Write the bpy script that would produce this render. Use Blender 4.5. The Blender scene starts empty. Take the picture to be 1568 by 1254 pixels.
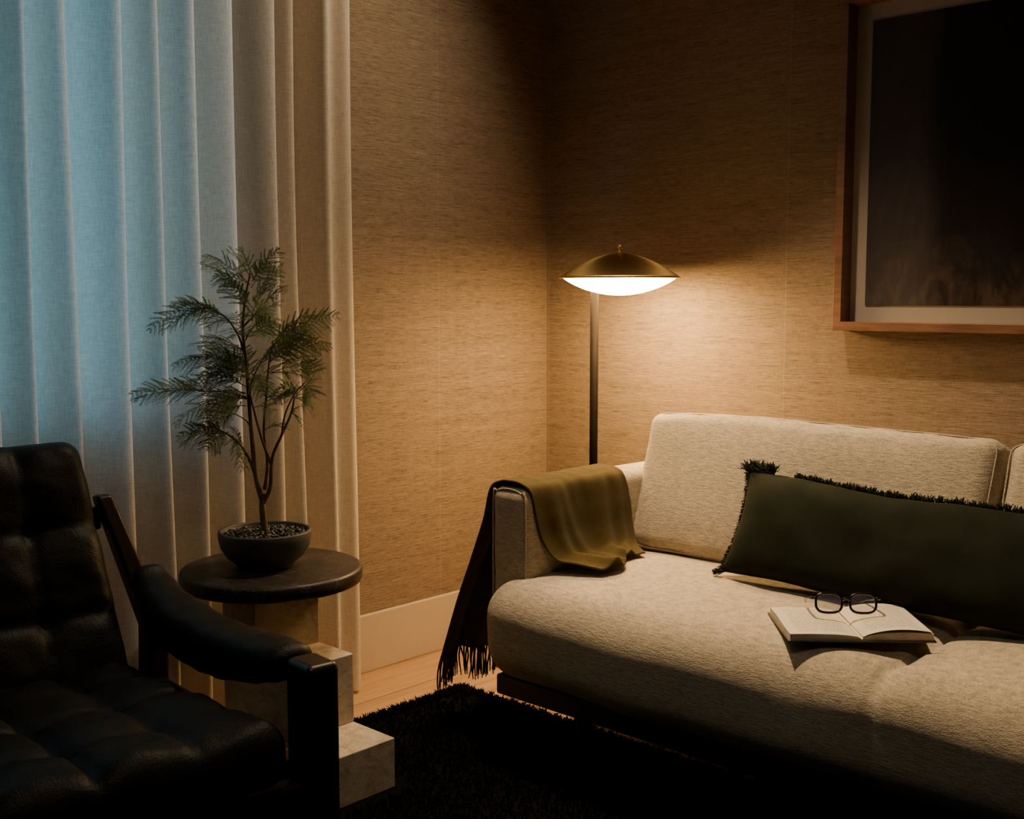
import bpy, bmesh, math, random
from mathutils import Vector, Matrix, noise
random.seed(7)
scene = bpy.context.scene
COL = scene.collection
R = math.radians

# ------------------------------------------------------------------ helpers
class NT:
    def __init__(s, name):
        s.m = bpy.data.materials.new(name); s.m.use_nodes = True
        s.t = s.m.node_tree; s.n = s.t.nodes; s.l = s.t.links
        s.b = s.n['Principled BSDF']; s.out = s.n['Material Output']
    def add(s, typ, **kw):
        nd = s.n.new(typ)
        for k, v in kw.items(): setattr(nd, k, v)
        return nd
    def link(s, a, b): s.l.new(a, b)
    def math(s, op, a, b=None, c=None):
        nd = s.n.new('ShaderNodeMath'); nd.operation = op
        for i, v in enumerate((a, b, c)):
            if v is None: continue
            if isinstance(v, (int, float)): nd.inputs[i].default_value = v
            else: s.l.new(v, nd.inputs[i])
        return nd.outputs[0]
    def coord(s, kind='Object', scale=(1, 1, 1), rot=(0, 0, 0)):
        if kind == 'World':
            o = s.n.new('ShaderNodeNewGeometry').outputs['Position']
        else:
            o = s.n.new('ShaderNodeTexCoord').outputs[kind]
        mp = s.n.new('ShaderNodeMapping'); mp.inputs['Scale'].default_value = scale
        mp.inputs['Rotation'].default_value = rot
        s.l.new(o, mp.inputs['Vector']); return mp.outputs[0]
    def noise(s, vec, scale, detail=3, rough=.5, dist=0):
        nd = s.n.new('ShaderNodeTexNoise'); nd.inputs['Scale'].default_value = scale
        nd.inputs['Detail'].default_value = detail; nd.inputs['Roughness'].default_value = rough
        nd.inputs['Distortion'].default_value = dist
        s.l.new(vec, nd.inputs['Vector']); return nd.outputs['Fac']
    def ramp(s, fac, stops):
        nd = s.n.new('ShaderNodeValToRGB'); cr = nd.color_ramp
        while len(cr.elements) < len(stops): cr.elements.new(.5)
        for e, (p, c) in zip(cr.elements, stops):
            e.position = p; e.color = (*c, 1) if len(c) == 3 else c
        s.l.new(fac, nd.inputs['Fac']); return nd.outputs['Color']
    def mix(s, a, b, fac, typ='MIX'):
        nd = s.n.new('ShaderNodeMix'); nd.data_type = 'RGBA'; nd.blend_type = typ
        for i, v in ((0, fac), (6, a), (7, b)):
            if isinstance(v, (int, float)): nd.inputs[i].default_value = v
            elif isinstance(v, tuple): nd.inputs[i].default_value = (*v, 1)
            else: s.l.new(v, nd.inputs[i])
        return nd.outputs[2]
    def bump(s, h, strength=.5, dist=.002, normal=None):
        nd = s.n.new('ShaderNodeBump'); nd.inputs['Strength'].default_value = strength
        nd.inputs['Distance'].default_value = dist
        s.l.new(h, nd.inputs['Height'])
        if normal: s.l.new(normal, nd.inputs['Normal'])
        s.l.new(nd.outputs[0], s.b.inputs['Normal']); return nd.outputs[0]
    def set(s, **kw):
        for k, v in kw.items():
            k = {'spec': 'Specular IOR Level'}.get(k, k.replace('_', ' '))
            i = s.b.inputs[k]
            if hasattr(v, 'is_linked'): s.l.new(v, i)
            else: i.default_value = (*v, 1) if isinstance(v, tuple) and len(v) == 3 else v
        return s

def simple(name, c1, c2, scale=8, rough=.6, bump=.2, bscale=None, dist=.002, metal=0, spec=.5, kind='Object', detail=4):
    t = NT(name); v = t.coord(kind)
    f = t.noise(v, scale, detail)
    t.set(Base_Color=t.ramp(f, [(.3, c1), (.7, c2)]), Roughness=rough, Metallic=metal, spec=spec)
    if bump: t.bump(t.noise(v, bscale or scale * 4, 3), bump, dist)
    return t.m

def fabric(name, c1, c2, wscale=420, bump=.6, sheen=.3, rough=.95, dist=.0015, spec=.15):
    t = NT(name); v = t.coord('World')
    a = t.noise(t.coord('World', (1, 1, 2.2)), wscale, 2)
    b = t.noise(t.coord('World', (.35, .35, 1.6)), wscale * .5, 3, .6)
    c = t.noise(v, 6, 3)
    h = t.math('ADD', a, b)
    col = t.mix(t.ramp(t.math('MULTIPLY', h, .5), [(.36, c1), (.62, c2)]), tuple(.82 * x for x in c1), t.math('MULTIPLY', c, .35))
    t.set(Base_Color=col, Roughness=rough, spec=spec)
    t.b.inputs['Sheen Weight'].default_value = sheen
    t.b.inputs['Sheen Roughness'].default_value = .5
    t.bump(h, bump, dist)
    return t.m

class MB:
    def __init__(s): s.v = []; s.f = []; s.mi = []
    def add(s, vs, fs, mi=0):
        o = len(s.v); s.v.extend(vs)
        for f in fs: s.f.append(tuple(i + o for i in f)); s.mi.append(mi)
    def tube(s, pts, rad, seg=8, mi=0, cap=True, smooth=0):
        pts = [Vector(p) for p in pts]
        if not isinstance(rad, (list, tuple)): rad = [rad] * len(pts)
        if smooth:
            P, Q = [], []; n = len(pts)
            for i in range(n - 1):
                p0, p1, p2, p3 = pts[max(i - 1, 0)], pts[i], pts[i + 1], pts[min(i + 2, n - 1)]
                for k in range(smooth):
                    t = k / smooth
                    P.append(.5 * ((2 * p1) + (p2 - p0) * t + (2 * p0 - 5 * p1 + 4 * p2 - p3) * t * t + (3 * p1 - p0 - 3 * p2 + p3) * t ** 3))
                    Q.append(rad[i] * (1 - t) + rad[i + 1] * t)
            P.append(pts[-1]); Q.append(rad[-1]); pts, rad = P, Q
        vs = []; n = len(pts); up = None
        for i in range(n):
            d = (pts[min(i + 1, n - 1)] - pts[max(i - 1, 0)])
            if d.length < 1e-9: d = Vector((0, 0, 1))
            d.normalize()
            if up is None:
                up = Vector((0, 0, 1)) if abs(d.z) < .9 else Vector((1, 0, 0))
            a = (up - d * up.dot(d)).normalized(); b = d.cross(a); up = a
            for k in range(seg):
                an = 2 * math.pi * k / seg
                vs.append(pts[i] + (a * math.cos(an) + b * math.sin(an)) * rad[i])
        fs = [(i * seg + k, i * seg + (k + 1) % seg, (i + 1) * seg + (k + 1) % seg, (i + 1) * seg + k) for i in range(n - 1) for k in range(seg)]
        if cap: fs += [tuple(range(seg))[::-1], tuple((n - 1) * seg + k for k in range(seg))]
        s.add(vs, fs, mi)
    def lathe(s, prof, c=(0, 0, 0), seg=64, mi=0):
        vs = []; n = len(prof)
        for r, z in prof:
            for k in range(seg):
                a = 2 * math.pi * k / seg
                vs.append(Vector((c[0] + r * math.cos(a), c[1] + r * math.sin(a), c[2] + z)))
        fs = [(i * seg + k, i * seg + (k + 1) % seg, (i + 1) * seg + (k + 1) % seg, (i + 1) * seg + k) for i in range(n - 1) for k in range(seg)]
        s.add(vs, fs, mi)
    def box(s, a, b, mi=0):
        x0, y0, z0 = a; x1, y1, z1 = b
        s.add([Vector(p) for p in ((x0, y0, z0), (x1, y0, z0), (x1, y1, z0), (x0, y1, z0), (x0, y0, z1), (x1, y0, z1), (x1, y1, z1), (x0, y1, z1))],
              [(0, 3, 2, 1), (4, 5, 6, 7), (0, 1, 5, 4), (1, 2, 6, 5), (2, 3, 7, 6), (3, 0, 4, 7)], mi)
    def obj(s, name, mats, parent=None, smooth=True, bevel=0, bseg=3, xf=None):
        me = bpy.data.meshes.new(name)
        vs = [xf @ Vector(v) for v in s.v] if xf is not None else s.v
        me.from_pydata([tuple(v) for v in vs], [], s.f)
        for m in (mats if isinstance(mats, (list, tuple)) else [mats]): me.materials.append(m)
        me.polygons.foreach_set('material_index', s.mi)
        me.polygons.foreach_set('use_smooth', [smooth] * len(me.polygons))
        me.update()
        o = bpy.data.objects.new(name, me); COL.objects.link(o)
        if bevel:
            bm = o.modifiers.new('bevel', 'BEVEL'); bm.width = bevel; bm.segments = bseg; bm.limit_method = 'ANGLE'
            bm.harden_normals = True
        if parent: attach(o, parent)
        return o

def attach(o, parent):
    o.parent = parent
    o.matrix_parent_inverse = parent_m[parent.name].inverted()
parent_m = {}
def empty(name, loc=(0, 0, 0), rz=0):
    e = bpy.data.objects.new(name, None); COL.objects.link(e)
    e.location = loc; e.rotation_euler = (0, 0, rz); e.empty_display_size = .1
    parent_m[name] = Matrix.Translation(loc) @ Matrix.Rotation(rz, 4, 'Z')
    return e

def rbox(name, mn, mx, r, mat, parent=None, step=.03, rs=6, fn=None, xf=None):
    mn, mx = Vector(mn), Vector(mx); c = (mn + mx) / 2; h = (mx - mn) / 2
    r = min(r, min(h) * .999)
    ax = []
    for i in range(3):
        inner = h[i] - r; L = [-h[i] + r * k / rs for k in range(rs)]
        n = max(1, int(math.ceil(2 * inner / step)))
        L += [-inner + 2 * inner * k / n for k in range(n + 1)]
        L += [inner + r * (k + 1) / rs for k in range(rs)]
        ax.append(L)
    N = [len(a) for a in ax]; ids = {}; vs = []; fs = []
    def g(i, j, k):
        key = (i, j, k)
        if key not in ids:
            q = Vector((ax[0][i], ax[1][j], ax[2][k]))
            core = Vector([max(-(h[a] - r), min(h[a] - r, q[a])) for a in range(3)])
            d = q - core
            d = Vector([math.tan(d[a] / r * math.pi / 4) if r else 0 for a in range(3)])
            p = core + (d.normalized() * r if d.length > 0 else d)
            ids[key] = len(vs)
            nrm = d.normalized() if d.length else Vector((0, 0, 1))
            if fn: p = fn(p, h, nrm)
            vs.append(p + c)
        return ids[key]
    for i in range(N[0] - 1):
        for j in range(N[1] - 1):
            fs.append((g(i, j, 0), g(i, j + 1, 0), g(i + 1, j + 1, 0), g(i + 1, j, 0)))
            k = N[2] - 1; fs.append((g(i, j, k), g(i + 1, j, k), g(i + 1, j + 1, k), g(i, j + 1, k)))
    for i in range(N[0] - 1):
        for k in range(N[2] - 1):
            fs.append((g(i, 0, k), g(i + 1, 0, k), g(i + 1, 0, k + 1), g(i, 0, k + 1)))
            j = N[1] - 1; fs.append((g(i, j, k), g(i, j, k + 1), g(i + 1, j, k + 1), g(i + 1, j, k)))
    for j in range(N[1] - 1):
        for k in range(N[2] - 1):
            fs.append((g(0, j, k), g(0, j, k + 1), g(0, j + 1, k + 1), g(0, j + 1, k)))
            i = N[0] - 1; fs.append((g(i, j, k), g(i, j + 1, k), g(i, j + 1, k + 1), g(i, j, k + 1)))
    m = MB(); m.add(vs, fs)
    return m.obj(name, mat, parent, xf=xf)

def nz(x, y, z, s=1): return noise.noise(Vector((x * s, y * s, z * s)))
def crom(P, t):
    n = len(P) - 1; x = t * n; i = min(int(x), n - 1); u = x - i
    p0, p1, p2, p3 = P[max(i - 1, 0)], P[i], P[i + 1], P[min(i + 2, n)]
    return [.5 * ((2 * b) + (c - a) * u + (2 * a - 5 * b + 4 * c - d) * u * u + (3 * b - a - 3 * c + d) * u ** 3) for a, b, c, d in zip(p0, p1, p2, p3)]

# ------------------------------------------------------------------ materials
def grasscloth(name, axis):
    t = NT(name)
    v1 = t.coord('World', (11, 11, 470)); v2 = t.coord('World', (34, 34, 280)); v3 = t.coord('World', (1.6, 1.6, 42))
    a = t.noise(v1, 1, 2, .6); b = t.noise(v2, 1, 3, .6); c = t.noise(v3, 1, 4, .7)
    cross = t.noise(t.coord('World', (460, 460, 60)), 1, 1)
    geo = t.add('ShaderNodeNewGeometry'); sp = t.add('ShaderNodeSeparateXYZ'); t.link(geo.outputs['Position'], sp.inputs[0])
    if axis == 'x': u = t.math('DIVIDE', t.math('SUBTRACT', sp.outputs['X'], .922), .91)
    else: u = t.math('DIVIDE', t.math('ADD', sp.outputs['Y'], .508), .91)
    u = t.math('ADD', u, 20)
    fl = t.math('FLOOR', u); fr = t.math('SUBTRACT', u, fl)
    rnd = t.math('FRACT', t.math('MULTIPLY', t.math('SINE', t.math('MULTIPLY', fl, 12.9)), 437.5))
    seam = t.math('LESS_THAN', t.math('MINIMUM', fr, t.math('SUBTRACT', 1, fr)), .0012)
    h = t.math('ADD', t.math('MULTIPLY', a, .6), t.math('ADD', t.math('MULTIPLY', b, .45), t.math('MULTIPLY', cross, .25)))
    mixf = t.math('ADD', t.math('MULTIPLY', h, .62), t.math('MULTIPLY', c, .18))
    col = t.ramp(mixf, [(.36, (.13, .090, .056)), (.5, (.27, .196, .128)), (.62, (.38, .287, .195))])
    sl = t.noise(t.coord('World', (22, 22, 560)), 1, 0)
    slub = t.ramp(sl, [(.72, (0, 0, 0)), (.78, (1, 1, 1))])
    col = t.mix(col, (.07, .042, .025), t.math('MULTIPLY', slub, .6))
    col = t.mix(col, (1, 1, 1), t.math('MULTIPLY', seam, .08))
    bright = t.math('ADD', .92, t.math('MULTIPLY', rnd, .12))
    hs = t.add('ShaderNodeHueSaturation'); t.link(bright, hs.inputs['Value']); t.link(col, hs.inputs['Color'])
    t.set(Base_Color=hs.outputs[0], Roughness=.85, spec=.2)
    t.bump(h, .75, .0026)
    return t.m
M_wall_b = grasscloth('grasscloth_back', 'x')
M_wall_l = grasscloth('grasscloth_left', 'y')
M_paint = simple('painted_trim', (.52, .42, .31), (.55, .45, .33), 3, .5, .05)
M_ceil = simple('ceiling_paint', (.26, .22, .18), (.28, .24, .20), 3, .9, .05)
M_dark = simple('dark_wall', (.05, .04, .03), (.06, .045, .035), 3, .9, .05)

t = NT('oak_floor'); geo = t.add('ShaderNodeNewGeometry'); sp = t.add('ShaderNodeSeparateXYZ'); t.link(geo.outputs['Position'], sp.inputs[0])
u = t.math('MULTIPLY', t.math('ADD', sp.outputs['X'], 10.05), 1 / .19); fl = t.math('FLOOR', u); fr = t.math('SUBTRACT', u, fl)
rnd = t.math('FRACT', t.math('MULTIPLY', t.math('SINE', t.math('MULTIPLY', fl, 7.3)), 91.7))
gap = t.math('LESS_THAN', fr, .018)
g1 = t.noise(t.coord('World', (28, 2.2, 2)), 1, 5, .6, .6)
col = t.ramp(g1, [(.3, (.34, .19, .09)), (.55, (.48, .29, .15)), (.75, (.56, .36, .20))])
col = t.mix(col, (.28, .15, .07), t.math('MULTIPLY', rnd, .45)); col = t.mix(col, (.05, .025, .012), gap)
t.set(Base_Color=col, Roughness=.38); t.bump(t.math('SUBTRACT', g1, gap), .15, .001); M_floor = t.m

M_sofa = fabric('oatmeal_boucle', (.31, .25, .172), (.60, .51, .375), 290, .85, sheen=.10, dist=.0018)
M_throw = fabric('olive_wool', (.052, .036, .0085), (.088, .060, .014), 700, .3, .06)
t = NT('green_velvet'); v = t.coord('World'); f = t.noise(v, 14, 4, .6)
t.set(Base_Color=t.ramp(f, [(.3, (.005, .0065, .0025)), (.7, (.010, .013, .005))]), Roughness=.8, spec=.12)
t.b.inputs['Sheen Weight'].default_value = .40; t.b.inputs['Sheen Roughness'].default_value = .2
t.b.inputs['Sheen Tint'].default_value = (.62, .56, .22, 1); t.bump(t.noise(v, 500, 2), .3, .001); M_velvet = t.m
M_fringe_p = simple('pillow_fringe', (.010, .013, .007), (.022, .026, .013), 60, .9, 0, spec=.2)
M_wood_d = simple('walnut_dark', (.012, .0055, .0035), (.032, .0135, .007), 10, .36, .1, 60)
M_wood_f = NT('walnut_frame'); v = M_wood_f.coord('World', (6, 6, 40)); f = M_wood_f.noise(v, 2, 4)
M_wood_f.set(Base_Color=M_wood_f.ramp(f, [(.3, (.14, .062, .030)), (.7, (.24, .115, .058))]), Roughness=.4); M_wood_f = M_wood_f.m
M_black_wood = simple('black_rail', (.015, .010, .008), (.03, .02, .014), 12, .5, .1)

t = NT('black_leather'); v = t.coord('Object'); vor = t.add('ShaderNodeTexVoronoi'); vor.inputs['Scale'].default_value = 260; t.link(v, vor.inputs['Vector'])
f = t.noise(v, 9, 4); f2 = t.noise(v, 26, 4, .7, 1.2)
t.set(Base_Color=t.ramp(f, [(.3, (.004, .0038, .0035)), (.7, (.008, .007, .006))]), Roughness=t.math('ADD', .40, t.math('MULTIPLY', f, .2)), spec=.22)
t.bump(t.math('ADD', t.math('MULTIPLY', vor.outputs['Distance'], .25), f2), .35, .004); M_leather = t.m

def brass(name, c=(.55, .36, .13), rough=.3):
    t = NT(name); v = t.coord('Object'); f = t.noise(v, 30, 3)
    t.set(Base_Color=t.ramp(f, [(.3, c), (.7, tuple(min(1, x * 1.12) for x in c))]), Metallic=1.0, Roughness=rough)
    t.b.inputs['Anisotropic'].default_value = .8
    tg = t.add('ShaderNodeTangent'); tg.direction_type = 'RADIAL'; tg.axis = 'Z'; t.link(tg.outputs[0], t.b.inputs['Tangent'])
    return t.m
M_brass = brass('brushed_brass', (.66, .44, .17), .34); M_bronze = simple('dark_bronze', (.005, .0032, .002), (.008, .005, .0032), 20, .65, .05, spec=.08)
t = NT('lamp_glass'); t.set(Base_Color=(.9, .85, .75), Roughness=.4)
t.b.inputs['Emission Color'].default_value = (1, .62, .245, 1); t.b.inputs['Emission Strength'].default_value = 82; M_glow = t.m

t = NT('linen_curtain'); v = t.coord('World', (1, 1, .12)); v2 = t.coord('World', (.1, .1, 1))
a = t.noise(v, 380, 2); b = t.noise(v2, 420, 2); h = t.math('ADD', a, b)
col = t.ramp(t.math('MULTIPLY', h, .5), [(.35, (.64, .57, .46)), (.65, (.82, .75, .63))])
t.set(Base_Color=col, Roughness=.9, spec=.1); t.bump(h, .2, .0006)
tr = t.add('ShaderNodeBsdfTranslucent'); t.link(col, tr.inputs['Color'])
mx = t.add('ShaderNodeMixShader'); mx.inputs[0].default_value = .34
t.link(t.b.outputs[0], mx.inputs[1]); t.link(tr.outputs[0], mx.inputs[2]); t.link(mx.outputs[0], t.out.inputs[0]); M_curtain = t.m

def stone(name, stops, scale, pits, rough):
    t = NT(name); v = t.coord('World', (1, 1, 1.8)); f = t.noise(v, scale, 6, .65, .8)
    f2 = t.noise(v, scale * 9, 3, .6)
    pit = t.ramp(f2, [(.30, (0, 0, 0)), (.38, (1, 1, 1))])
    col = t.mix(t.ramp(f, stops), tuple(.35 * x for x in stops[0][1]), t.math('MULTIPLY', t.math('SUBTRACT', 1, pit), pits))
    t.set(Base_Color=col, Roughness=rough); t.bump(t.math('MULTIPLY', pit, pits), .4, .002); return t.m
M_trav = stone('travertine', [(.3, (.32, .25, .17)), (.5, (.52, .43, .32)), (.7, (.64, .55, .43))], 22, .9, .6)
t = NT('dark_marble'); v = t.coord('World'); f = t.noise(v, 5, 5, .6, 1.5)
vein = t.math('ABSOLUTE', t.math('SUBTRACT', t.noise(v, 7, 4, .6, 2.0), .5))
vc = t.ramp(vein, [(0.0, (.22, .17, .13)), (.018, (.030, .024, .020))])
t.set(Base_Color=t.mix(t.ramp(f, [(.3, (.016, .013, .011)), (.7, (.044, .035, .029))]), vc, .35), Roughness=.42, spec=.35); M_marble = t.m
M_bowl = simple('charcoal_ceramic', (.040, .039, .036), (.07, .068, .062), 16, .55, .15, 120)
M_peb = simple('black_gravel', (.008, .008, .008), (.05, .045, .04), 60, .4, .2)
M_bark = simple('bark', (.08, .046, .028), (.20, .125, .08), 40, .85, .6, 160)
def leafmat(name, c1, c2):
    t = NT(name); v = t.coord('World'); f = t.noise(v, 22, 2); col = t.ramp(f, [(.35, c1), (.65, c2)])
    t.set(Base_Color=col, Roughness=.6, spec=.2)
    tr = t.add('ShaderNodeBsdfTranslucent'); t.link(col, tr.inputs['Color'])
    mx = t.add('ShaderNodeMixShader'); mx.inputs[0].default_value = .3
    t.link(t.b.outputs[0], mx.inputs[1]); t.link(tr.outputs[0], mx.inputs[2]); t.link(mx.outputs[0], t.out.inputs[0]); return t.m
M_leaf = leafmat('fern_leaf', (.060, .098, .032), (.155, .200, .065))
M_leaf2 = leafmat('fern_leaf_light', (.16, .21, .07), (.31, .36, .14))
M_rug = simple('black_shag', (.003, .003, .003), (.007, .006, .0055), 90, 1, .6, 300, spec=.03)
M_mat = simple('mat_board', (.38, .325, .27), (.41, .355, .30), 4, .9, .05)
t = NT('dark_art_print'); v = t.coord('Object'); sp = t.add('ShaderNodeSeparateXYZ'); t.link(v, sp.inputs[0])
f = t.noise(t.coord('Object', (8, 8, .8)), 3, 4, .6, .5); f3 = t.noise(v, 12, 4, .6, 1.5); f4 = t.noise(t.coord('Object', (1, 1, .35)), 16, 5, .65, 2.2)
edge = t.math('ADD', sp.outputs['X'], t.math('MULTIPLY', f, .10))
base = t.ramp(edge, [(.20, (.065, .054, .054)), (.26, (.014, .010, .009))])
base = t.mix(base, (.0, .0, .0), t.math('MULTIPLY', f4, .6))
low = t.ramp(t.math('ADD', sp.outputs['Z'], t.math('MULTIPLY', f3, .22)), [(.12, (.11, .072, .050)), (.28, (0, 0, 0))])
low = t.mix((0, 0, 0), low, t.ramp(f4, [(.4, (.12, .12, .12)), (.62, (1, 1, 1))]))
col = t.mix(base, low, .5, 'ADD'); t.set(Base_Color=col, Roughness=.45, spec=.2); M_art = t.m
t = NT('book_pages'); v = t.coord('Object'); sp = t.add('ShaderNodeSeparateXYZ'); t.link(v, sp.inputs[0])
ln = t.math('FRACT', t.math('MULTIPLY', sp.outputs['Y'], 150)); line = t.math('GREATER_THAN', ln, .55)
wd = t.noise(t.coord('Object', (260, 150, 1)), 1, 0); line = t.math('MULTIPLY', line, t.math('GREATER_THAN', wd, .42))
inx = t.math('MULTIPLY', t.math('GREATER_THAN', t.math('ABSOLUTE', sp.outputs['X']), .022), t.math('LESS_THAN', t.math('ABSOLUTE', sp.outputs['X']), .118))
iny = t.math('LESS_THAN', t.math('ABSOLUTE', sp.outputs['Y']), .08)
txt = t.math('MULTIPLY', line, t.math('MULTIPLY', inx, iny))
t.set(Base_Color=t.mix((.60, .54, .43), (.24, .21, .165), t.math('MULTIPLY', txt, .7)), Roughness=.8); M_page = t.m
M_pedge = simple('page_block_edge', (.42, .36, .27), (.62, .55, .43), 40, .9, .3, 200)
M_cover = simple('book_cover', (.05, .04, .035), (.08, .065, .055), 20, .6, .1)
M_acet = simple('black_acetate', (.006, .006, .007), (.012, .012, .014), 10, .12, 0)
t = NT('spectacle_lens'); t.set(Roughness=.02, Alpha=.22, spec=1.0); v = t.coord('Object')
lf = t.noise(v, 30, 1); t.l.new(t.ramp(lf, [(.3, (.45, .5, .9)), (.7, (.6, .45, .8))]), t.b.inputs['Base Color']); M_lens = t.m
t = NT('window_pane'); t.set(Base_Color=(1, 1, 1), Roughness=.02, Alpha=.08); M_pane = t.m
M_metal = simple('track_metal', (.3, .3, .3), (.35, .35, .35), 10, .4, 0, metal=1)

# ------------------------------------------------------------------ room shell
X1, Y1, ZC = 4.6, -4.8, 2.70
m = MB(); m.box((-.15, Y1 - .1, -.1), (X1 + .1, .1, 0)); m.obj('floor', M_floor, smooth=False)
m = MB(); m.box((-.15, Y1 - .1, ZC), (X1 + .1, .1, ZC + .1)); m.obj('ceiling', M_ceil, smooth=False)
m = MB(); m.box((-.15, 0, 0), (X1, .1, ZC)); m.obj('wall_back', M_wall_b, smooth=False)
m = MB(); m.box((X1, Y1, 0), (X1 + .1, .1, ZC)); m.obj('wall_right', M_dark, smooth=False)
m = MB(); m.box((-.15, Y1 - .1, 0), (X1, Y1, ZC)); m.obj('wall_front', M_dark, smooth=False)
WY0, WY1, WZ0, WZ1 = -3.4, -1.40, .86, 2.5
m = MB()
m.box((-.15, WY1, 0), (0, 0, ZC)); m.box((-.15, Y1, 0), (0, WY0, ZC))
m.box((-.15, WY0, 0), (0, WY1, WZ0)); m.box((-.15, WY0, WZ1), (0, WY1, ZC))
m.obj('wall_left', M_wall_l, smooth=False)
wn = empty('window_1', (-.08, (WY0 + WY1) / 2, WZ0))
m = MB()
fw = .045
m.box((-.11, WY0, WZ0), (-.05, WY1, WZ0 + fw)); m.box((-.11, WY0, WZ1 - fw), (-.05, WY1, WZ1))
for yy in (WY0, (WY0 + WY1) / 2 - .2, WY1 - fw):
    m.box((-.11, yy, WZ0 + fw), (-.05, yy + fw, WZ1 - fw))
m.obj('frame', M_paint, wn, smooth=False)
m = MB(); m.box((-.082, WY0 + fw, WZ0 + fw), (-.078, WY1 - fw, WZ1 - fw)); m.obj('pane', M_pane, wn, smooth=False)
m = MB(); m.box((-.048, WY0, WZ0), (.03, WY1, WZ0 + .02)); m.obj('sill', M_paint, wn, smooth=False)
m = MB(); m.box((0, Y1, 0), (.016, 0, .173)); m.obj('baseboard_left', M_paint, smooth=False, bevel=.002)
m = MB(); m.box((.016, -.016, 0), (X1, 0, .173)); m.obj('baseboard_back', M_paint, smooth=False, bevel=.002)

# ------------------------------------------------------------------ curtain
cur = empty('linen_curtain', (.14, -2.0, 0))
def cur_pt(y, z):
    s = -.953 - y
    wv = nz(s * 2.2, 8, z * .3) * 1.5
    if s < .20:
        w = s / .20
        x = .138 - .020 * math.cos(w * 2 * math.pi) + .024 * math.sin(w * 4 * math.pi + .5 + wv * .5)
        return x, y
    fi = (s - .20) / .104
    ph = fi * 2 * math.pi + wv + .9 * math.sin(fi * 1.7)
    a = .052 + .024 * nz(s * 6, 0, z * .5)
    blend = min(1, (s - .20) / .03)
    x = .124 + blend * a * math.sin(ph) + .010 * nz(s * 10, 3, z * 1.0)
    return x, y + blend * (.034 + .016 * nz(s * 4, 5, z * .4)) * math.sin(ph + .35)
m = MB(); ny, nzv = 1100, 60; yA, yB = -.953, -3.75
vs = []
for j in range(nzv + 1):
    z = .012 + (2.64 - .012) * j / nzv
    for i in range(ny + 1):
        y = yA + (yB - yA) * i / ny
        x, yq = cur_pt(y, z)
        vs.append(Vector((x, yq + .010 * (1 - z / 2.7) * math.sin(z * 2.1 + 1), z)))
fs = [(j * (ny + 1) + i, j * (ny + 1) + i + 1, (j + 1) * (ny + 1) + i + 1, (j + 1) * (ny + 1) + i) for j in range(nzv) for i in range(ny)]
m.add(vs, fs); m.obj('drape', M_curtain, cur)
m = MB(); m.box((.12, yB, 2.645), (.16, -.94, 2.70)); m.obj('track', M_metal, cur, smooth=False)

# ------------------------------------------------------------------ rug
m = MB(); rx0, ry1, rx1, ry0 = .335, -.745, 3.6, -3.9; zt = .006
m.box((rx0, ry0, .0), (rx1, ry1, zt))
rg = empty('shag_rug', (1.9, -2.3, 0))
m.obj('backing', M_rug, rg, smooth=False)
m = MB(); vs = []; fs = []
def tuft(x, y, h, spread):
    a = random.uniform(0, 6.28); l = random.uniform(.2, 1) * spread
    w = random.uniform(.0015, .003); b = random.uniform(0, 3.14)
    dx, dy = math.cos(b) * w, math.sin(b) * w
    o = len(vs); hx, hy = math.cos(a) * l, math.sin(a) * l
    vs.extend([Vector((x - dx, y - dy, zt - .002)), Vector((x + dx, y + dy, zt - .002)),
               Vector((x + hx * .5 + dx, y + hy * .5 + dy, zt + h * .7)), Vector((x + hx * .5 - dx, y + hy * .5 - dy, zt + h * .7)),
               Vector((x + hx, y + hy, zt + h * random.uniform(.6, 1)))])
    fs.extend([(o, o + 1, o + 2, o + 3), (o + 3, o + 2, o + 4)])
def clear(x, y): return not (.24 < x < .74 and -1.53 < y < -1.28) and not (x < 1.16 and -2.62 < y < -1.74)
for _ in range(36000):
    x = random.uniform(rx0, 2.3); y = random.uniform(-2.3, ry1)
    if clear(x, y): tuft(x, y, random.uniform(.012, .020), .02)
for _ in range(9000):
    if random.random() < .5: x, y = rx0 + random.uniform(-.004, .02), random.uniform(-2.3, ry1)
    else: x, y = random.uniform(rx0, 2.6), ry1 - random.uniform(-.004, .02)
    if clear(x, y): tuft(x, y, random.uniform(.012, .020), .026)
m.add(vs, fs); m.obj('pile', M_rug, rg, smooth=False)

# ------------------------------------------------------------------ sofa
sofa = empty('sofa', (1.71, -.6, 0))
SX0, SX1 = .69, 2.75
def wob(a, s, seed): return lambda p: Vector((nz(p.x + seed, p.y, p.z, s), nz(p.x, p.y + seed, p.z, s), nz(p.x, p.y, p.z + seed, s))) * a
SC = (SX0 + SX1) / 2
def seat_fn(p, h, n):
    q = p.copy(); wx = p.x + SC; sx_ = wx - 1.712
    c = (wx - SX0) / (1.712 - SX0) if wx < 1.712 else (wx - 1.712) / (SX1 - 1.712)
    u = 2 * c - 1; v = p.y / h.y; top = max(0, p.z / h.z)
    q.z += .024 * (1 - abs(u) ** 3.5) * (1 - abs(v) ** 3) * top
    gr = math.exp(-(sx_ / .010) ** 2) * .013 + math.exp(-(sx_ / .05) ** 2) * .006
    if p.z > 0: q.z -= gr * n.z if n.z > 0 else 0
    if n.y < -.1:
        q.y += gr * -n.y * .3
        q.y -= .010 * (1 - abs(u) ** 3) * (1 - (p.z / h.z) ** 2)
    q.z += .004 * math.sin(p.y * 60) * math.exp(-(sx_ / .07) ** 2) * top * (1 if n.z > .3 else 0)
    return q + wob(.007, 5, 3)(p)
rbox('seat_cushion', (SX0 + .003, -1.05, .195), (SX1 - .003, -.30, .435), .085, M_sofa, sofa, .0115, 8, seat_fn)
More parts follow.
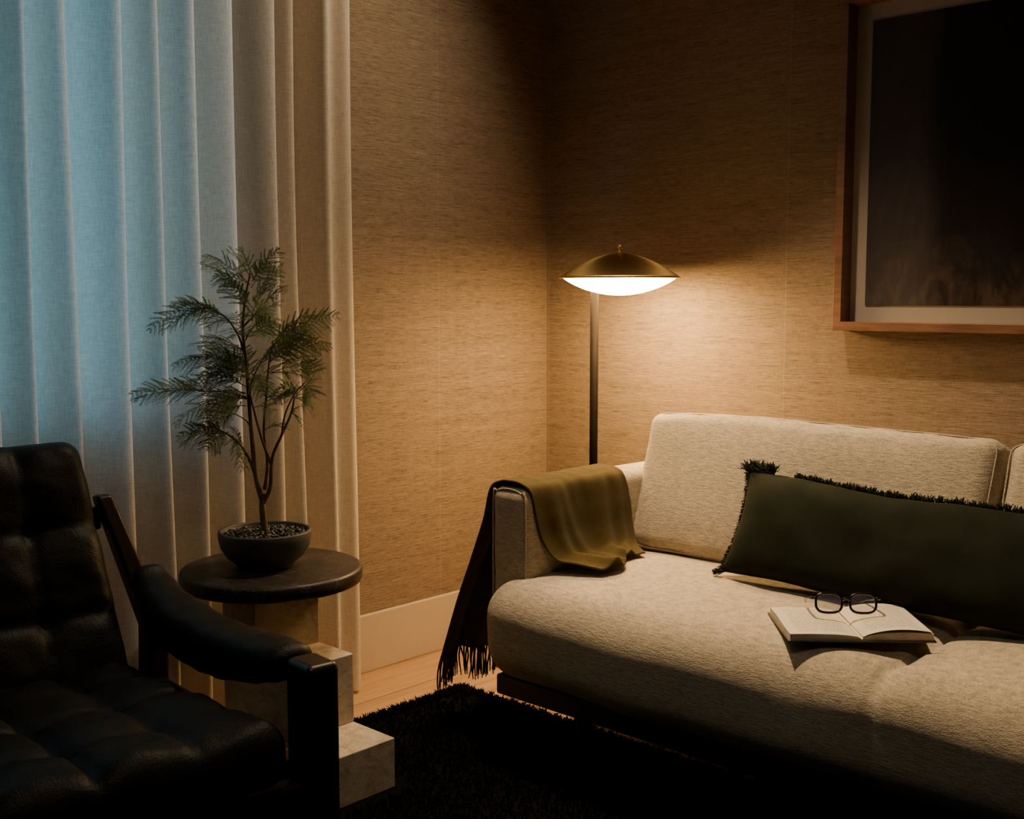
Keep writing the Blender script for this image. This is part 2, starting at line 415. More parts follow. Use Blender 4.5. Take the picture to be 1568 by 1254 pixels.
def arm_fn(p, h, n):
    q = p + wob(.003, 8, 5)(p); q.x += .004 * (1 - (p.z / h.z) ** 2) * (1 if p.x > 0 else -1); return q
AX0, AX1 = SX0 - .016, SX0 + .102
rbox('arm_1', (AX0, -.972, .21), (AX1, -.12, .66), .030, M_sofa, sofa, .03, 7, arm_fn)
rbox('arm_2', (SX1 - .112, -.972, .21), (SX1, -.12, .66), .030, M_sofa, sofa, .03, 7, arm_fn)
m = MB()
pts = [(AX0 + .006, -.966, .30), (AX0 + .006, -.966, .62), (AX0 + .02, -.966, .648), (AX0 + .058, -.966, .656), (AX1 - .02, -.966, .648), (AX1 - .006, -.966, .62), (AX1 - .006, -.966, .30)]
m.tube(pts, .0022, 6, smooth=5)
m.obj('arm_piping', M_sofa, sofa)
rbox('back_frame', (SX0, -.27, .21), (SX1, -.10, .66), .042, M_sofa, sofa, .05, 5)
def back_fn(seed):
    w = wob(.008, 4.5, seed)
    def f(p, h, n):
        u, v = p.x / h.x, p.z / h.z; q = p.copy()
        k = (1 - u ** 4) * (1 - v ** 4)
        q.y += (-1 if p.y < 0 else 1) * .022 * k
        q.z += .008 * (1 - u * u) * (1 if p.z > 0 else 0)
        q.x *= 1 - .010 * (1 - v * v)
        q += w(p)
        q.y += .004 * math.sin(u * 26) * max(0, abs(v) - .7) * 2
        return q
    return f
TB = -20
for i, (xa, xb) in enumerate(((.765, 1.708), (1.716, 2.66))):
    c = Vector(((xa + xb) / 2, -.425, .612)); hw = (xb - xa) / 2
    xf = Matrix.Translation(c) @ Matrix.Rotation(R(TB), 4, 'X')
    rbox('back_cushion_%d' % (i + 1), (-hw, -.08, -.19), (hw, .08, .19), .038, M_sofa, sofa, .024, 6, back_fn(i * 7), xf)
    m = MB()
    pts = []
    for k in range(121):
        a = k / 120 * 2 * math.pi
        cx, sx = math.cos(a), math.sin(a); e = .11
        px = (hw - .008) * math.copysign(abs(cx) ** e, cx); pz = .183 * math.copysign(abs(sx) ** e, sx)
        pts.append((px * (1 - .010 * (1 - (pz / .19) ** 2)), -.067, pz + .008 * (1 - (px / hw) ** 2) * (pz > 0)))
    m.tube(pts, .0022, 6, cap=False)
    m.obj('piping_%d' % (i + 1), M_sofa, sofa, xf=xf)
m = MB(); m.box((SX0 + .03, -1.0, .15), (SX1 - .03, -.955, .2)); m.box((SX0 + .03, -.20, .06), (SX1 - .03, -.155, .2))  # rear rail made deeper, out of view, to stop lamp light under the seat
m.box((SX0 + .03, -.955, .15), (SX0 + .075, -.20, .2)); m.box((SX1 - .075, -.955, .15), (SX1 - .03, -.20, .2))
m.obj('plinth_rail', M_black_wood, sofa, smooth=False, bevel=.006)
for i, (lx, ly, lz) in enumerate(((.92, -.90, zt), (SX1 - .18, -.90, zt), (.92, -.22, 0), (SX1 - .18, -.22, 0))):
    m = MB(); m.tube([(lx, ly, lz), (lx, ly, .2)], [.016, .024], 20); m.obj('leg_%d' % (i + 1), M_black_wood, sofa)

# ------------------------------------------------------------------ throw blanket
thr = empty('throw_blanket', (.735, -.8, .67))
path = [(.925, .470), (.874, .474), (.828, .482), (.807, .53), (.801, .60), (.794, .655), (.770, .673), (.735, .677), (.697, .673), (.665, .650), (.640, .57), (.600, .46), (.555, .34), (.508, .185)]
yf = [-.865, -.885, -.900, -.925, -.945, -.958, -.963, -.964, -.964, -.962, -.960, -.965, -.975, -.985]
yb = [-.640, -.61, -.58, -.57, -.575, -.585, -.59, -.59, -.59, -.59, -.60, -.61, -.62, -.63]
PP = [(p[0], p[1], c, d) for p, c, d in zip(path, yf, yb)]
m = MB(); NU, NV = 130, 90; vs = []
def fold(v, u):
    g = lambda c, w: math.exp(-((v - c) / w) ** 2)
    return 1.0 * g(.16 + .05 * u, .07) + .5 * g(.38 - .12 * u, .06) + 1.1 * g(.60 + .10 * u, .09) + .6 * g(.84, .06) + .35 * nz(v * 5, u * 2, 3)
for i in range(NU + 1):
    u = i / NU
    x, z, a, b = crom(PP, u)
    x2, z2, _, _ = crom(PP, min(1, u + .01)); x1, z1, _, _ = crom(PP, max(0, u - .01))
    tx, tz = x2 - x1, z2 - z1; L = math.hypot(tx, tz); nx_, nz_ = tz / L, -tx / L
    if nx_ * (x - .735) + nz_ * (z - .45) < 0: nx_, nz_ = -nx_, -nz_
    for j in range(NV + 1):
        v = j / NV; y = a + (b - a) * v
        inner = max(0, (.44 - u) / .44); outer = max(0, (u - .62) / .38)
        amp = .024 * inner ** .8 + .034 * outer
        d = amp * max(0, fold(v, u * 2)) + .004 * (1 + nz(v * 6, u * 6, 4)) * (inner + outer) + .0022 * nz(v * 10, u * 7, 7)
        x_ = x
        if u < .14:
            k = (.14 - u) / .14; y += .012 * math.sin(v * 6) * k; x_ = x + k * .030 * math.sin(v * 5.0 + .6)
        vs.append(Vector((x_ + nx_ * d, y + .004 * nz(u * 9, v, 2), z + nz_ * d)))
fs = [(i * (NV + 1) + j, i * (NV + 1) + j + 1, (i + 1) * (NV + 1) + j + 1, (i + 1) * (NV + 1) + j) for i in range(NU) for j in range(NV)]
m.add(vs, fs); o = m.obj('cloth', M_throw, thr)
so = o.modifiers.new('thick', 'SOLIDIFY'); so.thickness = .004; so.offset = -1
m = MB()
for k in range(90):
    j = int(k / 89 * NV); p = vs[NU * (NV + 1) + j]
    q = [p + Vector((random.uniform(-.004, .004), random.uniform(-.004, .004), .004))]
    dx, dy = random.uniform(-.012, .004), random.uniform(-.01, .01); Ln = random.uniform(.07, .095)
    for s in (.33, .66, 1): q.append(p + Vector((dx * s + random.uniform(-.003, .003), dy * s + random.uniform(-.003, .003), -Ln * s)))
    m.tube(q, [.0028, .0024, .0022, .0014], 5, smooth=2)
m.obj('fringe', M_throw, thr)

# ------------------------------------------------------------------ lumbar pillow
pil = empty('green_lumbar_pillow', (1.60, -.62, .46))
PW, PH, PT = .44, .128, .058
def pilpt(u, v, side):
    k = max(0, (1 - abs(u) ** 3.2)) ** .5 * max(0, (1 - abs(v) ** 3.0)) ** .5
    cx = 1 - .045 * (1 - v * v) * abs(u) ** 6
    cz = 1 - .06 * (1 - u * u) * abs(v) ** 4 * 1
    wv = .008 * nz(u * 4, v * 1.5, side * 3) * k + .004 * math.sin(u * 30 + v * 3) * max(0, abs(v) - .55)
    return Vector((u * PW * cx, side * (PT * k + wv), v * PH * cz - .006 * math.cos(u * 3) + .006 * nz(u * 2.5, 5, 0)))
pxf = Matrix.Translation((1.600, -.635, .578)) @ Matrix.Rotation(R(1.0), 4, 'Y') @ Matrix.Rotation(R(-27), 4, 'X')
m = MB(); n1, n2 = 90, 36
for side in (-1, 1):
    vs = [pilpt(-1 + 2 * i / n1, -1 + 2 * j / n2, side) for i in range(n1 + 1) for j in range(n2 + 1)]
    fs = [(i * (n2 + 1) + j, (i + 1) * (n2 + 1) + j, (i + 1) * (n2 + 1) + j + 1, i * (n2 + 1) + j + 1) for i in range(n1) for j in range(n2)]
    if side > 0: fs = [f[::-1] for f in fs]
    m.add(vs, fs)
m.obj('cover', M_velvet, pil, xf=pxf)
m = MB()
def strand(p, d, L):
    a = Vector((random.uniform(-1, 1), random.uniform(-1, 1), random.uniform(-1, 1))) * .35
    d = (d + a).normalized(); q = [p - d * .003]
    for s in (.4, .75, 1): q.append(p + d * L * s + Vector((random.uniform(-.002, .002), random.uniform(-.002, .002), random.uniform(-.002, .002))) - Vector((0, 0, .004 * s * s)))
    m.tube(q, [.0013, .0012, .0011, .0006], 4)
for k in range(1500):
    u = random.uniform(-.72, 1); strand(pilpt(u, 1, 1), Vector((random.uniform(-.3, .3), random.uniform(-.5, .3), 1)), random.uniform(.010, .026) * (.7 + .6 * abs(nz(u * 9, 0, 0))))
for k in range(260):
    v = random.uniform(-1, 1)
    for sg in (-1, 1): strand(pilpt(sg, v, 1), Vector((sg, random.uniform(-.4, .4), .1)), random.uniform(.004, .010))
for k in range(420):
    for sg in (-1, 1):
        an = random.uniform(.2, 2.0); strand(pilpt(sg * random.uniform(.84, 1), 1, 1), Vector((sg * math.cos(an), random.uniform(-.5, .5), math.sin(an))), random.uniform(.018, .036))
for k in range(120):
    for sg in (-1, 1):
        an = random.uniform(-1.2, .3); strand(pilpt(sg * random.uniform(.97, 1), -1, 1), Vector((sg * math.cos(an), -.3, math.sin(an) * .3)), random.uniform(.008, .018))
m.obj('fringe', M_fringe_p, pil, xf=pxf)

# ------------------------------------------------------------------ book + spectacles
BZ = .4585; BL = (1.575, -.862, BZ)
bk = empty('open_book', BL, R(42))
HB = .138
def pz(s):
    a = abs(s) / HB
    return .004 + .019 * (a ** .45) * (1 - .45 * a ** 1.5) if a > 0 else .004
m = MB(); n = 48; hy = .095; ny = 10
S = [-HB + 2 * HB * i / n for i in range(n + 1)]
vt = [Vector((s, -hy + 2 * hy * j / ny, pz(s) + .0015 * math.sin(j * .6 + s * 20))) for s in S for j in range(ny + 1)]
m.add(vt, [(i * (ny + 1) + j, (i + 1) * (ny + 1) + j, (i + 1) * (ny + 1) + j + 1, i * (ny + 1) + j + 1) for i in range(n) for j in range(ny)], 0)
for sg in (0, ny):
    y = -hy + 2 * hy * sg / ny; ve = []
    for i, s in enumerate(S): ve.append(Vector(vt[i * (ny + 1) + sg])); ve.append(Vector((s, y, .002)))
    m.add(ve, [(2 * i, 2 * i + 1, 2 * i + 3, 2 * i + 2) for i in range(n)], 1)
for i in (0, n):
    ve = []
    for j in range(ny + 1): p = vt[i * (ny + 1) + j]; ve += [Vector(p), Vector((p.x, p.y, .002))]
    m.add(ve, [(2 * j, 2 * j + 1, 2 * j + 3, 2 * j + 2) for j in range(ny)], 1)
o = m.obj('pages', [M_page, M_pedge]); o.parent = bk
m = MB(); vs = []
for i in range(17):
    s = .002 + (HB - .005) * i / 16
    for j in range(2): vs.append(Vector((s, -hy + 2 * hy * j, pz(s) + .002 + .006 * math.sin(s / HB * math.pi * .9))))
m.add(vs, [(2 * i, 2 * i + 2, 2 * i + 3, 2 * i + 1) for i in range(16)]); o = m.obj('loose_leaf', M_page); o.parent = bk
m = MB(); m.box((-HB - .004, -hy - .004, -.001), (HB + .004, hy + .004, .002)); o = m.obj('cover', M_cover, smooth=False); o.parent = bk

gl = empty('eyeglasses', (1.568, -.862, BZ + .029), R(40))
def loop(cx, w, h, n=40):
    pts = []
    for k in range(n + 1):
        a = 2 * math.pi * k / n; c, s = math.cos(a), math.sin(a); e = .72
        pts.append((cx + w * math.copysign(abs(c) ** e, c), 0, h * math.copysign(abs(s) ** e, s) * (1 if s > 0 else .95)))
    return pts
m = MB(); tilt = Matrix.Translation((0, 0, .019)) @ Matrix.Rotation(R(-12), 4, 'X')
for cx in (-.034, .034): m.tube(loop(cx, .026, .020), .0026, 8, cap=False)
m.tube([(-.009, 0, .006), (0, -.002, .010), (.009, 0, .006)], .0026, 8, smooth=4)
for sg in (-1, 1):
    m.tube([(sg * .060, 0, .010), (sg * .067, .004, .010), (sg * .069, .02, .009), (sg * .064, .08, .004), (sg * .060, .105, .000), (sg * .056, .12, -.004)], [.003, .003, .0028, .0022, .0024, .002], 8, smooth=5)
    m.tube([(sg * .008, .002, .0), (sg * .007, .008, -.004)], .0015, 6)
o = m.obj('rims', M_acet, xf=tilt); o.parent = gl
m = MB()
for cx in (-.034, .034):
    Pp = loop(cx, .025, .019)[:-1]; vs = [Vector(p) for p in Pp] + [Vector((cx, -.002, 0))]
    m.add(vs, [(k, (k + 1) % len(Pp), len(Pp)) for k in range(len(Pp))])
o = m.obj('lenses', M_lens, xf=tilt); o.parent = gl

# ------------------------------------------------------------------ floor lamp
LX, LY = .455, -.300; SCX, SCY, SZ = .548, -.300, 1.178
lamp = empty('floor_lamp', (LX, LY, 0))
m = MB(); m.lathe([(0, 0), (.13, 0), (.134, .004), (.134, .016), (.13, .02), (.02, .022), (.016, .03), (0, .03)], (LX, LY, 0)); m.obj('base', M_bronze, lamp)
m = MB(); m.tube([(LX, LY, .02), (LX, LY, 1.205)], .0125, 24)
m.tube([(LX, LY, 1.19), (LX + .03, LY, 1.215), (SCX - .02, SCY, 1.222)], .009, 12, smooth=5); m.obj('pole', M_bronze, lamp)
prof = []
for k in range(33):
    a = k / 32
    prof.append((max(.0005, .178 * a), .072 * (1 - a ** 2) * (1 - .12 * a)))
inner = [(r * .985, z - .0035) for r, z in prof[::-1]]
m = MB(); m.lathe(prof + inner, (0, 0, 0), 96); o = m.obj('dome_shade', M_brass); o.location = (SCX, SCY, SZ); o.parent = lamp; o.matrix_parent_inverse = parent_m['floor_lamp'].inverted()
m = MB(); m.lathe([(.0005, .071), (.007, .071), (.008, .075), (.005, .079), (.005, .083), (.0075, .086), (.0075, .090), (.004, .094), (.0005, .095)], (SCX, SCY, SZ), 24); m.obj('finial', M_brass, lamp)
m = MB(); pr = []
for k in range(25):
    a = k / 24; pr.append((max(.0005, .164 * a), -.050 * (1 - a ** 2) ** .9 - .002))
m.lathe(pr + [(.164, .004), (.0005, .004)], (SCX, SCY, SZ), 72); m.obj('glass_diffuser', M_glow, lamp)

# ------------------------------------------------------------------ side table
tb = empty('side_table', (.40, -1.41, 0)); z0 = zt + .001
m = MB(); m.box((.30, -1.50, z0), (.705, -1.315, .124)); m.obj('base_block', M_trav, tb, smooth=False, bevel=.003)
m = MB(); m.box((.30, -1.50, .124), (.56, -1.315, .289)); m.obj('mid_block', M_trav, tb, smooth=False, bevel=.003)
m = MB(); m.box((.30, -1.50, .289), (.43, -1.315, .455)); m.obj('column_block', M_trav, tb, smooth=False, bevel=.003)
TCX, TCY = .405, -1.43
m = MB(); m.lathe([(.0005, .455), (.200, .455), (.208, .458), (.211, .464), (.211, .484), (.208, .490), (.200, .493), (.0005, .493)], (TCX, TCY, 0), 96); m.obj('round_top', M_marble, tb)
# ------------------------------------------------------------------ bowl + plant
pl = empty('potted_bonsai_fern_tree', (TCX, TCY, .493)); PX, PY, PZ = TCX - .008, TCY - .012, .493
m = MB(); m.lathe([(.0005, 0), (.062, 0), (.066, .004), (.068, .010), (.088, .026), (.102, .048), (.107, .070), (.1075, .084), (.106, .087), (.100, .087), (.0985, .084), (.097, .072), (.0005, .070)], (PX, PY, PZ), 72); m.obj('bowl', M_bowl, pl)
m = MB()
ico = bmesh.new(); bmesh.ops.create_icosphere(ico, subdivisions=1, radius=1); iv = [v.co.copy() for v in ico.verts]; ifc = [tuple(v.index for v in f.verts) for f in ico.faces]; ico.free()
for k in range(420):
    r = .092 * math.sqrt(random.random()); a = random.uniform(0, 6.283); s = random.uniform(.0035, .0075)
    c = Vector((PX + r * math.cos(a), PY + r * math.sin(a), PZ + .076 + random.uniform(0, .004) + .006 * (1 - r / .092)))
    sc = Vector((random.uniform(.7, 1.2), random.uniform(.7, 1.2), random.uniform(.5, .8))) * s
    rot = Matrix.Rotation(random.uniform(0, 6), 3, 'Z')
    m.add([c + rot @ Vector((v.x * sc.x, v.y * sc.y, v.z * sc.z)) for v in iv], ifc)
m.obj('gravel', M_peb, pl)
RV = Vector((.729, .684, 0)); DV = Vector((-.684, .729, 0)); K = .00151
PB = Vector((PX, PY, PZ + .072))
def P(px, py, d=0):
    lf = max(0, 340 - px)
    return PB + RV * ((px + .10 * lf - 397) * K) + DV * (d - .0006 * lf) + Vector((0, 0, (812 - py) * K))
wood = MB()
def br(lst, r0, r1):
    n = len(lst); wood.tube([P(*p) for p in lst], [r0 + (r1 - r0) * i / (n - 1) for i in range(n)], 8, smooth=5)
br([(397, 816), (396, 795), (394, 765), (396, 745)], .0095, .0065)
br([(395, 760), (386, 725), (381, 670), (377, 600), (374, 540), (370, 490), (376, 440), (384, 405)], .0065, .0018)
br([(392, 745), (380, 705), (366, 675), (345, 655), (322, 642)], .0045, .0014)
br([(396, 760), (407, 735), (411, 690), (426, 655), (441, 622), (448, 595, -.01)], .0055, .0016)
br([(398, 740), (402, 700, .01), (396, 650, .02), (399, 600, .03), (404, 550, .03), (412, 510, .03)], .0045, .0014)
br([(409, 700), (400, 665, -.02), (390, 620, -.03), (385, 580, -.04), (400, 545, -.04)], .0035, .0012)
br([(372, 530), (362, 500), (345, 475), (325, 462)], .003, .0012)
br([(377, 600), (360, 592), (335, 588), (300, 586)], .0025, .001)
br([(381, 650), (370, 635, .02), (352, 625, .03)], .0025, .001)
br([(370, 490), (388, 470, .01), (404, 455, .02)], .0025, .001)
br([(426, 655), (436, 620, -.03), (452, 590, -.04), (470, 570, -.04)], .0025, .001)
leaf = MB()
def frond(a, b, arch, light=0, tw=None, wid=.29):
    A, B = P(*a), P(*b); L = (B - A).length; mid = (A + B) / 2 + Vector((0, 0, arch * L))
    pairs = max(6, int(L / .0100))
    tw = random.uniform(-1.0, 1.0) if tw is None else tw
    pts = []
    for k in range(13):
        t = k / 12; pts.append(A * (1 - t) ** 2 + mid * 2 * t * (1 - t) + B * t * t)
    wood.tube(pts, [.0011 - .0007 * k / 12 for k in range(13)], 5)
    fw = (B - A).normalized(); sd = fw.cross(Vector((0, 0, 1)))
    if sd.length < .3: sd = RV * .5 + DV
    sd.normalize()
    for k in range(1, pairs + 1):
        t = .08 + .92 * k / pairs; i = min(11, int(t * 12)); f = t * 12 - i
        p = pts[i].lerp(pts[i + 1], f); d = (pts[i + 1] - pts[i]).normalized()
        s = (sd - d * sd.dot(d)).normalized(); n = s.cross(d).normalized()
        s = (s * math.cos(tw) + n * math.sin(tw)).normalized(); n = s.cross(d).normalized()
        pl_ = max(.34 * .12, L * wid) * (math.sin(min(1, (.16 + .84 * t)) * math.pi * .95) ** .8 * .92 + .06)
        for sg in (-1, 1):
            if random.random() < .05: continue
            pd = (s * sg * .80 + d * random.uniform(.5, .75) + n * random.uniform(-.3, .3)).normalized()
            droop = Vector((0, 0, -1)) * pl_ * random.uniform(.1, .28)
            pn = pd.cross(n).normalized()
            nl = max(5, int(pl_ / .0023))
            for q in range(1, nl + 1):
                w = q / nl; c = p + pd * pl_ * w + droop * w * w + d * pl_ * .12 * w * w
                ll = .0056 * (1 - .5 * w) * random.uniform(.85, 1.1); hw = .0008
                for s2 in (-1, 1):
                    ld = (pn * s2 * .85 + pd * .6 + n * random.uniform(-.3, .4)).normalized(); wv = pd * hw
                    leaf.add([c - wv, c + ld * ll * .5 - wv * 1.2, c + ld * ll, c + ld * ll * .5 + wv * 1.1, c + wv], [(0, 1, 2, 3, 4)], light)
F = [((382, 425), (316, 384), .22), ((384, 415), (350, 376), .2), ((386, 420), (428, 374), .2), ((384, 408), (372, 372), .1), ((386, 450), (432, 398), .15), ((380, 455), (338, 408), .2), ((400, 455, .02), (432, 428, .03), .2),
     ((378, 440), (322, 398, -.04), .25), ((380, 465), (352, 425, -.04), .2), ((384, 470), (418, 420, -.03), .15), ((384, 480), (410, 455, -.05), .2),
     ((328, 463), (231, 490), .28), ((335, 468), (258, 452, .03), .18), ((345, 475), (284, 452, -.03), .2), ((350, 480), (300, 478, .06), .2),
     ((372, 545), (266, 546), .25), ((370, 540), (288, 514, .04), .2), ((370, 525), (318, 505, -.05), .2), ((372, 555), (296, 572, -.05), .2),
     ((310, 586), (204, 588), .12), ((330, 588), (262, 574, .03), .1), ((372, 590), (290, 600, -.03), .22, 1), ((376, 600), (268, 632), .30, 1), ((372, 610), (300, 640, .04), .25, 1), ((372, 580), (320, 560, -.05), .2),
     ((340, 652), (274, 652), .18), ((330, 646), (288, 640, .03), .15), ((350, 656), (374, 700, -.03), .2), ((345, 650), (318, 668, -.03), .15), ((352, 625, .03), (310, 622, .05), .2), ((366, 670), (352, 640, -.04), .2),
     ((408, 520, .03), (511, 472), .12), ((412, 512, .03), (472, 470, .05), .15), ((410, 530, .03), (500, 516, .0), .18), ((404, 545, .03), (470, 500, -.04), .15), ((400, 545, -.04), (446, 500, -.06), .15),
     ((404, 560, .03), (478, 535, .03), .2), ((400, 560), (460, 545, -.06), .2, 1), ((410, 560), (492, 552, -.03), .18), ((448, 596), (482, 566), .15), ((447, 600), (432, 560), .1), ((448, 598), (470, 600, -.03), .2), ((440, 620), (462, 612, .03), .2),
     ((399, 600, .03), (436, 590, .05), .2), ((390, 610, -.03), (420, 612, -.07), .2, 1), ((385, 575), (344, 530, -.06), .2), ((380, 560), (420, 520), .15), ((376, 570), (358, 520, .03), .1), ((385, 500), (428, 486, -.04), .2), ((374, 510), (404, 480, -.06), .2),
     ((470, 570, -.04), (482, 540, -.05), .1), ((465, 576, -.04), (478, 590, -.04), .2), ((455, 590, -.03), (440, 572, -.06), .2), ((385, 590, -.04), (350, 600, -.08), .25, 1), ((378, 540), (330, 540, .06), .2), ((400, 600, .03), (380, 570, .07), .2),
     ((385, 560, -.02), (410, 585, -.06), .3, 1), ((370, 490), (345, 505, .05), .2), ((396, 650, .02), (424, 640, .05), .2), ((372, 500), (352, 470, .05), .2), ((388, 470, .01), (410, 500, .05), .3),
     ((384, 430), (405, 400, .04), .2), ((380, 480), (420, 455, .04), .2), ((420, 520, .03), (490, 490, -.03), .15), ((376, 560), (300, 535, -.03), .22), ((372, 595), (316, 620, -.06), .25, 1)]
for f in F:
    a, b, ar = f[:3]; lt = f[3] if len(f) > 3 else (1 if random.random() < .2 else 0)
    b = (b[0], b[1], (b[2] if len(b) > 2 else 0) + random.uniform(-.015, .015))
    frond(a, b, ar, lt)
    if random.random() < .8:
        k = random.uniform(.65, .9); dd = random.choice((-1, 1)) * random.uniform(.03, .06)
        b2 = (a[0] + (b[0] - a[0]) * k + random.uniform(-8, 8), a[1] + (b[1] - a[1]) * k + random.uniform(4, 20), b[2] + dd)
        frond(a, b2, ar, 1 if random.random() < .3 else 0)
wood.obj('branches', M_bark, pl)
leaf.obj('foliage', [M_leaf, M_leaf2], pl, smooth=False)

# ------------------------------------------------------------------ framed picture
fr = empty('framed_artwork', (1.55, -.03, 1.46))
fx0, fx1, fz0, fz1, fd, ft = 1.105, 2.02, 1.030, 1.925, .065, .024
m = MB()
m.box((fx0, -fd, fz0), (fx1, -.001, fz0 + ft)); m.box((fx0, -fd, fz1 - ft), (fx1, -.001, fz1))
m.box((fx0, -fd, fz0 + ft), (fx0 + ft, -.001, fz1 - ft)); m.box((fx1 - ft, -fd, fz0 + ft), (fx1, -.001, fz1 - ft))
m.obj('frame', M_wood_f, fr, smooth=False, bevel=.0015)
m = MB(); m.box((fx0 + ft, -.012, fz0 + ft), (fx1 - ft, -.002, fz1 - ft)); m.obj('mat_board', M_mat, fr, smooth=False)
m = MB(); m.box((0, -.003, 0), (fx1 - fx0 - 2 * ft - .09, 0, fz1 - fz0 - 2 * ft - .09)); o = m.obj('print', M_art, smooth=False); o.location = (fx0 + ft + .045, -.0121, fz0 + ft + .045)
bpy.context.view_layer.update()
attach(o, fr)

# ------------------------------------------------------------------ armchair
ch = empty('leather_armchair', (.70, -2.17, zt), R(-6))
def loc(o): o.parent = ch; return o
def tuft_fn(nx, ny, up=2, a=0, b=1, taper=0):
    def f(p, h, n):
        q = p.copy()
        if p[up] > 0:
            u = (p[a] / h[a] + 1) / 2 * nx; v = (p[b] / h[b] + 1) / 2 * ny
            su, sv = abs(math.sin(math.pi * u)), abs(math.sin(math.pi * v))
            edge = min(1, (1 - abs(p[a]) / h[a]) * 8) * min(1, (1 - abs(p[b]) / h[b]) * 8)
            puff = (su * sv) ** .38
            du = u - round(u); dv = v - round(v); but = math.exp(-(du * du + dv * dv) * 60)
            q[up] += (.022 * puff - .016 * but * edge) + .006 * nz(p[a] * 14, p[b] * 14, 2) + .003 * nz(p[a] * 40, p[b] * 22, 5)
        if taper: q.y *= 1 - taper * (.5 - .5 * p.x / h.x)
        return q
    return f
sx = Matrix.Translation((.055, 0, .345)) @ Matrix.Rotation(R(-5), 4, 'Y')
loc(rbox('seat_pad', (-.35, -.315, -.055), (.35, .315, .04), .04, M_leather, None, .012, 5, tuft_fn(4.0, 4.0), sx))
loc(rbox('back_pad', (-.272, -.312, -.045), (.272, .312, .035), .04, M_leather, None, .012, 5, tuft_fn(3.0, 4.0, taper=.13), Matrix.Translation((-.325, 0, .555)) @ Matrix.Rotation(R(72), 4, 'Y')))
for i, sg in enumerate((1, -1)):
    y0 = sg * .385; yt = sg * .318
    m = MB()
    m.box((.305, y0 - .032, 0), (.385, y0 + .032, .505)); o = m.obj('front_leg_%d' % (i + 1), M_wood_d, bevel=.014, bseg=4); loc(o)
    m = MB(); m.add([Vector(p) for p in ((-.36, y0 - .024, 0), (-.30, y0 - .024, 0), (-.30, y0 + .024, 0), (-.36, y0 + .024, 0),
                    (-.335, y0 - .024, .42), (-.275, y0 - .024, .42), (-.275, y0 + .024, .42), (-.335, y0 + .024, .42),
                    (-.415, yt - .018, .695), (-.378, yt - .018, .70), (-.378, yt + .018, .70), (-.415, yt + .018, .695))],
                    [(0, 3, 2, 1), (0, 1, 5, 4), (1, 2, 6, 5), (2, 3, 7, 6), (3, 0, 4, 7), (4, 5, 9, 8), (5, 6, 10, 9), (6, 7, 11, 10), (7, 4, 8, 11), (8, 9, 10, 11)])
    loc(m.obj('back_post_%d' % (i + 1), M_wood_d, bevel=.01, bseg=3))
    m = MB(); m.box((-.33, y0 - .018, .25), (.33, y0 + .018, .31)); loc(m.obj('side_rail_%d' % (i + 1), M_wood_d, bevel=.008))
    arm_path = [(-.325, .548), (-.300, .525), (-.25, .500), (-.17, .482), (-.05, .474), (.08, .480), (.20, .492), (.285, .500)]
    hw_ = [.030, .040, .050, .056, .058, .058, .054, .048]; th = [.020, .028, .038, .046, .048, .046, .038, .030]
    vs = []; n = 56; sgm = 20
    for k in range(n + 1):
        x, z, w, h_ = crom([(a[0], a[1], b, c) for a, b, c in zip(arm_path, hw_, th)], k / n)
        x2, z2 = crom([tuple(a) for a in arm_path], min(1, k / n + .01)); x1, z1 = crom([tuple(a) for a in arm_path], max(0, k / n - .01))
        tx, tz = x2 - x1, z2 - z1; L = math.hypot(tx, tz); nx_, nz_ = -tz / L, tx / L
        end = min(1, (k + .5) / 4, (n - k + .5) / 3) ** .5
        for s in range(sgm):
            a = 2 * math.pi * s / sgm; ca, sa = math.cos(a), math.sin(a)
            yy = w * end * math.copysign(abs(ca) ** .6, ca); hh = h_ * end * math.copysign(abs(sa) ** .75, sa) - h_ * .6
            hh += .005 * nz(x * 20, yy * 20, sg) + .002 * math.sin(x * 90 + yy * 30) * abs(ca)
            vs.append(Vector((x + nx_ * hh, y0 + yy, z + nz_ * hh)))
    fs = [(k * sgm + s, k * sgm + (s + 1) % sgm, (k + 1) * sgm + (s + 1) % sgm, (k + 1) * sgm + s) for k in range(n) for s in range(sgm)]
    fs += [tuple(range(sgm))[::-1], tuple(n * sgm + s for s in range(sgm))]
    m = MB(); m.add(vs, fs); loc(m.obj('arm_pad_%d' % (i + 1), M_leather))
m = MB(); m.box((.32, -.36, .235), (.36, .36, .30)); m.box((-.33, -.36, .235), (-.29, .36, .30)); loc(m.obj('cross_rails', M_wood_d, bevel=.008))
m = MB(); m.box((-.425, -.32, .62), (-.40, .32, .67)); loc(m.obj('back_rail', M_wood_d, bevel=.008))

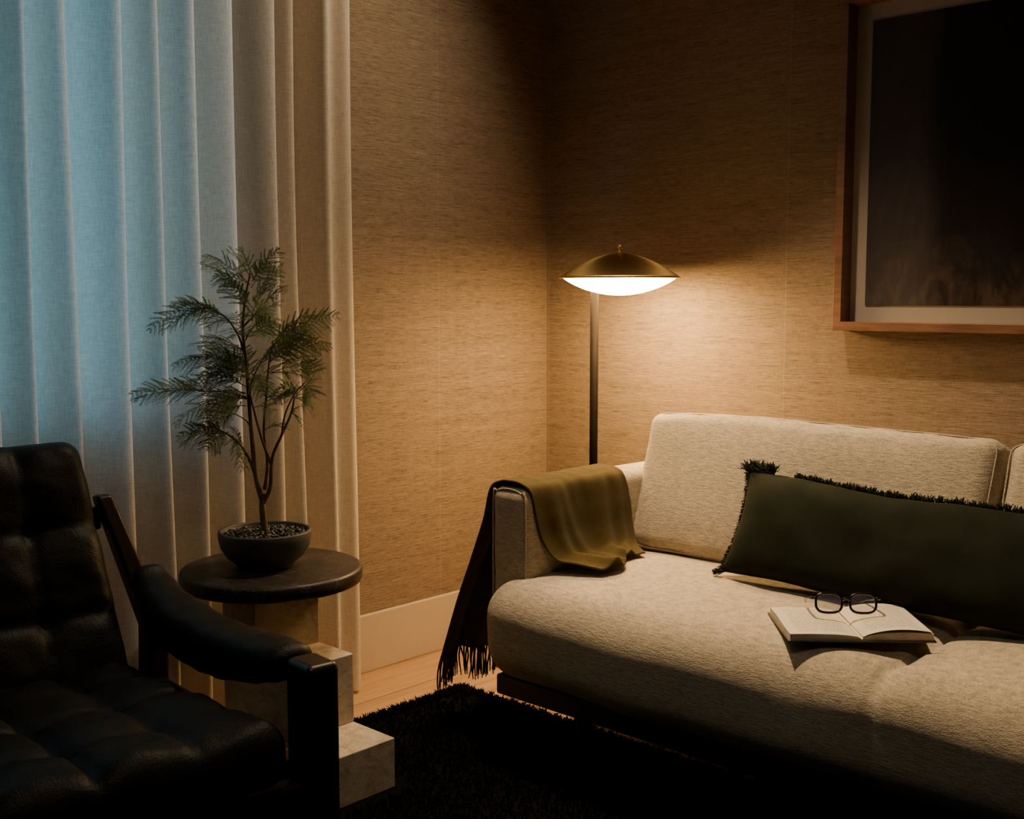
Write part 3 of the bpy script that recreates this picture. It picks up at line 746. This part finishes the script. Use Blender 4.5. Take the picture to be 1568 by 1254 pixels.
# ------------------------------------------------------------------ lights
def ceil_spot(name, locn, tgt, power, size, blend, col, rad):
    e = empty(name, locn)
    l = bpy.data.lights.new('bulb', 'SPOT'); l.energy = power; l.spot_size = R(size); l.spot_blend = blend; l.color = col; l.shadow_soft_size = rad
    o = bpy.data.objects.new('bulb', l); COL.objects.link(o); o.location = locn
    d = Vector(tgt) - Vector(locn); o.rotation_euler = d.to_track_quat('-Z', 'Y').to_euler()
    bpy.context.view_layer.update(); attach(o, e)
    m = MB(); x, y, z = locn; zz = ZC
    m.lathe([(.055, -.001), (.075, -.001), (.078, -.006), (.055, -.010), (.052, -.001)], (x, y, zz), 32); m.obj('trim_ring', M_metal, e)
ceil_spot('sofa_downlight', (.86, -.88, 2.66), (1.40, -.70, .50), 290, 64, 1.0, (1, .72, .43), .04)
ceil_spot('curtain_downlight', (.95, -.42, 2.66), (.18, -1.45, 1.10), 78, 100, 1.0, (1, .77, .52), .05)
ceil_spot('room_fill_spot', (2.15, -2.2, 2.66), (.9, -1.0, .6), 36, 76, 1.0, (1, .76, .52), .2)  # unseen fill, added with its ring to lift sofa front and stone steps

w = bpy.data.worlds.new('dusk'); scene.world = w; w.use_nodes = True
nt = w.node_tree; bg = nt.nodes['Background']; tc = nt.nodes.new('ShaderNodeTexCoord'); sp = nt.nodes.new('ShaderNodeSeparateXYZ')
nt.links.new(tc.outputs['Generated'], sp.inputs[0]); cr = nt.nodes.new('ShaderNodeValToRGB')
cr.color_ramp.elements[0].position = 0; cr.color_ramp.elements[0].color = (.035, .12, .19, 1)
cr.color_ramp.elements[1].position = .6; cr.color_ramp.elements[1].color = (.12, .42, .76, 1)
nt.links.new(sp.outputs['Z'], cr.inputs[0]); nt.links.new(cr.outputs[0], bg.inputs[0]); bg.inputs[1].default_value = 8.0

# ------------------------------------------------------------------ camera
cam = bpy.data.cameras.new('camera'); co = bpy.data.objects.new('camera', cam); COL.objects.link(co)
co.location = (2.62, -2.965, 1.12); co.rotation_euler = (R(90 - 5.6), 0, R(43.2)); cam.lens = 40.18; cam.sensor_width = 36; cam.clip_start = .01
scene.camera = co
